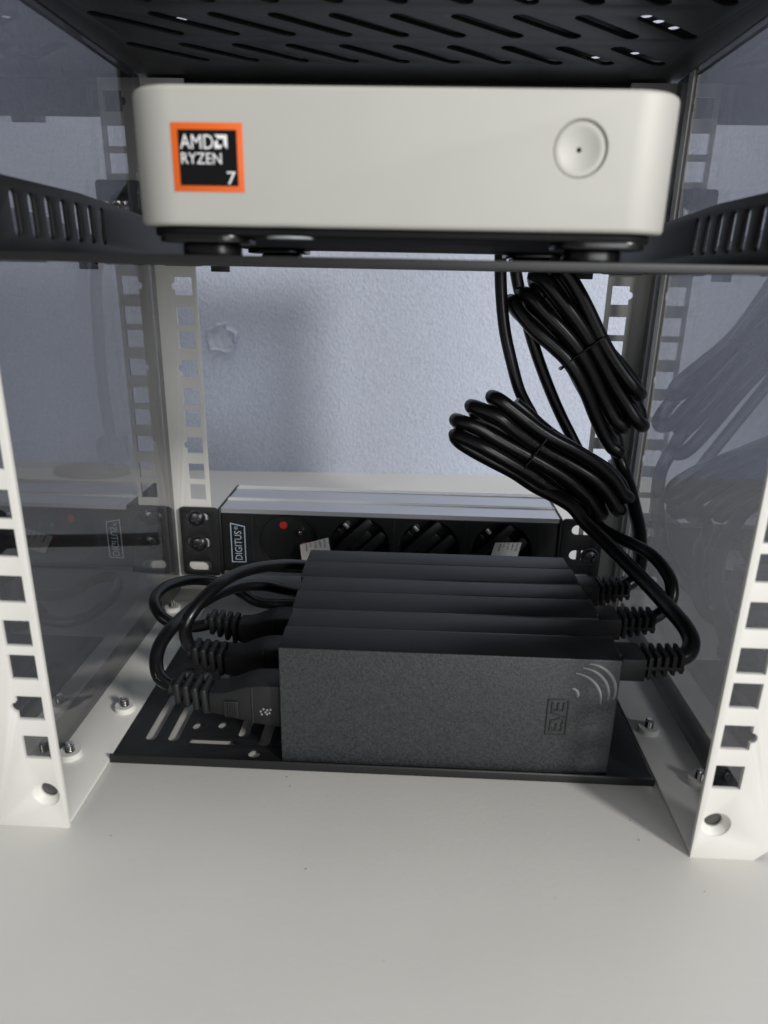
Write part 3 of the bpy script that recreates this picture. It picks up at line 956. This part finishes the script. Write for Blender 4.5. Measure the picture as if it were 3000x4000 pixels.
def wrap_text(name, path, s, size, s0, r, up, parent):
    """print on a cable jacket: letters bent round the tube, facing 'up'"""
    D = [0.0]
    for a, b in zip(path, path[1:]):
        D.append(D[-1] + (b - a).length)
    me = text_mesh(s, size, 0.0)
    up = Vector(up)
    for v in me.vertices:
        d = s0 + v.co.x
        i = 0
        while i < len(D) - 2 and D[i + 1] < d:
            i += 1
        f = (d - D[i]) / max(1e-6, D[i + 1] - D[i])
        p = path[i].lerp(path[i + 1], f)
        t = (path[i + 1] - path[i]).normalized()
        nn = (up - t * up.dot(t)).normalized()
        sd = nn.cross(t)
        a = (v.co.y - size * .35) / r
        v.co = p + (nn * math.cos(a) - sd * math.sin(a) * -1) * (r + .04)
    return finish(name, me, 'greyprint', parent, smooth=False)

def right_plug(root, y, dx, dz, direction):
    sh = lambda nm, x0, x1, a, b, z0, z1, mt, par, bv: box(nm, x0 + dx, x1 + dx, a + y, b + y, z0 + dz, z1 + dz, mt, par, bv)
    pl = sh('plug', 93.8, 103.6, -7.0, 7.2, 41.6, 51.4, 'plug', root, .5)
    core = [Vector((102 + dx, y, 46.6 + dz)), Vector((110 + dx, y, 47.2 + dz)), Vector((118.4 + dx, y + .6, 48.4 + dz))]
    sr = finish('strain_relief', bm_mesh(tube_bm(core, 3.7, 14)), 'plug', root)
    bm = bmesh.new()
    for i in range(5):
        xx = 104.6 + i * 3.15
        hh = 5.0 - i * .22
        cz = 46.9 + i * .45
        bm2 = box_bm(xx + dx, xx + 1.7 + dx, y - hh - 1.2, y + hh + 1.2, cz - hh + dz, cz + hh + dz, .45, 2)
        finish('ring', bm_mesh(bm2), 'plug', sr, angle=40)
    box('spine', 103.5 + dx, 119.0 + dx, y - 5.6, y + 5.6, 46.0 + dz, 47.6 + dz, 'plug', sr, .3)
    return pl

GR = 'black coiled cords plugged into the right ends of the bricks'
CB = 3.5                                     # thicker mains jacket
ACL = Vector((0.60, 0.0, 0.80))
# front brick: cord -> lower coil -> up to the tray
r1 = thing('coiled_cord', 'black cord from the frontmost brick with the lower tied coil hanging over the power strip', 'coiled cord', (98, 52, 40), GR)
right_plug(r1, 52.9, 0, 0, None)
random.seed(3)
cpts, ring, pos = coil([(40.5, 140, 128.2), (52.7, 140, 121.2), (70.1, 142, 110.3), (88.2, 145, 99.0), (103.5, 147, 87.6), (112.0, 149, 77.5)], ACL,
                       [-10.6, -3.6, 3.5, 10.2], [-8.2, -1.0, 6.2, 11.0], [0.0, .03, .10, .15], [0.84, 0.95, 1.0, 0.96], 0.40)
lead = [(115, 52.9, 48.0), (119.5, 54.0, 48.6), (123.1, 56.0, 49.6), (125.5, 60.0, 52.3), (125.0, 66.0, 55.4), (122.9, 74.0, 57.6), (120.7, 84.0, 59.2), (117.5, 96.0, 61.5), (113.1, 108.0, 64.4),
        (107.4, 120.0, 68.5), (101.4, 129.0, 73.1), (95.9, 135.0, 77.4), (90.5, 139.0, 83.3)] + [tuple(pos(t_, a_, d_)) for t_, a_, d_ in ((.52, -15.2, 2.0), (.38, -15.6, 3.2), (.24, -15.2, 4.6), (.10, -14.0, 5.6), (.0, -12.4, 5.2), (-.04, -10.6, 3.0))]
c1 = smooth_path(lead + [tuple(p) for p in cpts[1:]], 2.0)
finish('cable', bm_mesh(tube_bm(c1, CB, 16)), 'rubber', r1, angle=60)
tube('cable', [(72, 152, 113), (70.5, 157, 124), (66.0, 157.6, 131.5), (62.0, 156, 138.5), (57.2, 155.0, 151.6), (52.5, 155.0, 167.4), (49.6, 155.0, 184.0), (48.1, 155.0, 199.0), (47.5, 155, 220)], CR, 'rubber', r1)
tube('tie', ring(0.40, 13.9, 7.9, .02), .55, 'rubber', r1, step=1.0, n=8)
PR = 'H05VV-F 3G 0.75mm  300V VDE  '
for a_, t_, s0 in ((-10.6, .06, 8), (-3.6, .10, 3), (3.5, .17, 6), (10.2, .22, 2)):
    wrap_text('lettering', smooth_path([tuple(pos(t_ + (.84 - t_) * k / 10, a_, 0.0)) for k in range(11)], 2), PR, 2.5, s0, CB + .35, (-.2, -1, .35), r1)

# middle brick: cord -> behind the coil -> up to the tray
r2 = thing('coiled_cord', 'black cord from the middle brick bending back and rising straight behind the lower coil', 'coiled cord', (98, 86, 40), GR)
right_plug(r2, 86.6, -.4, -.4, None)
tube('cable', [(115, 86.8, 47.6), (119.2, 87.6, 48.9), (124.0, 89.0, 52.0), (126.7, 90.0, 57.2), (127.5, 94.0, 62.8), (126.1, 100.0, 66.9), (122.6, 108.0, 70.4), (118.4, 118.0, 71.1), (112.6, 128.0, 71.3),
               (107.5, 137.0, 72.0), (104, 147, 73.5), (104, 157, 77.5), (107, 164, 83), (105, 168.5, 92.5), (95.1, 170.0, 110.0), (86.0, 170.0, 125.3), (76.2, 168.0, 144.0), (68.1, 166.0, 161.9), (62.2, 165.0, 178.0),
               (57.8, 164.0, 191.1), (55.7, 164.0, 201.7), (55, 164, 220)], CR, 'rubber', r2)

# rear brick: cord -> upper coil -> up to the tray
r3 = thing('coiled_cord', 'black cord from the rearmost brick with the upper tied coil just below the tray', 'coiled cord', (96, 120, 40), GR)
right_plug(r3, 120.4, -1.6, -.6, None)
random.seed(5)
cpts, ring, pos = coil([(68.5, 158, 186.0), (79.5, 158, 173.5), (91.6, 158, 159.0), (103.0, 159, 144.0), (112.5, 160, 131.5), (119.0, 160.5, 122.5)], Vector((0.76, 0, 0.65)),
                       [-9.8, -2.8, 4.2, 10.4], [-7.4, -.2, 7.0, 11.2], [.03, .0, -.01, -.05], [1.10, .97, 1.03, .84], 0.47)
c3 = smooth_path([(113, 120.6, 47.8), (116.9, 121.4, 49.2), (121.5, 124.0, 51.8), (125.0, 130.0, 56.8), (127.0, 138.0, 62.7), (127.6, 146.0, 70.3), (127.0, 155.0, 78.2), (125.6, 163.0, 87.0),
                  (122.6, 170.0, 96.0), (117, 172, 108), (109, 173, 124)] + [tuple(pos(t_, a_, d_)) for t_, a_, d_ in ((.52, -6.5, 13.5), (.34, -8.0, 12.5), (.16, -9.0, 10.5), (.03, -9.8, 8.0), (-.06, -9.8, 3.9))] + [tuple(p) for p in cpts[1:]], 2.0)
finish('cable', bm_mesh(tube_bm(c3, CB, 16)), 'rubber', r3, angle=60)
tube('cable', [(108, 168.5, 152), (100.0, 168.5, 162.7), (91.6, 168.5, 173.5), (86.3, 168.5, 184.4), (83.4, 168.0, 195.2), (81.6, 168.0, 206), (81, 168, 220)], CR, 'rubber', r3)
tube('tie', ring(0.47, 13.6, 7.9, .03), .6, 'rubber', r3, step=1.0, n=8)

# two more black leads that come down behind the computer and end in the upper coil
tube('cable', [(74, 161, 183), (72.5, 161, 190), (71.5, 161, 197), (71, 161, 220)], CR, 'rubber', r3)

# ------------------------------------------------------------------ gooseneck stand seen through the left panel
st = thing('gooseneck_stand', 'dark gooseneck stand with a flat oval base behind the left smoked panel', 'stand', (-305, 455, 0))
ob = lathe_bm([(0, 7.5), (30, 7.5), (35.5, 6), (37.5, 3), (37.5, .1), (0, .1)], (0, 0, 0), (0, 0, 1), 40)
for v in ob.verts:
    v.co = Vector((-305 + v.co.x, 456 + v.co.y * .60, v.co.z))
finish('foot_plate', bm_mesh(ob), 'plug', st)
jt = box_bm(-292, -262, 438, 458, 14, 40, 7, 3)
finish('joint', bm_mesh(jt), 'plug', st)
tube('post', [(-281, 450, 7), (-280, 449, 20)], 4.5, 'plug', st)
tube('neck', [(-276.5, 446, 30), (-277.5, 442, 60), (-277.5, 440, 102.5), (-276, 440, 136.9), (-273.2, 440, 180.9), (-267, 440, 206), (-255.5, 440, 227.3), (-239.8, 440, 249.7), (-222, 440, 268), (-195, 440, 290), (-160, 440, 330)], 5.2, 'rubber', st)
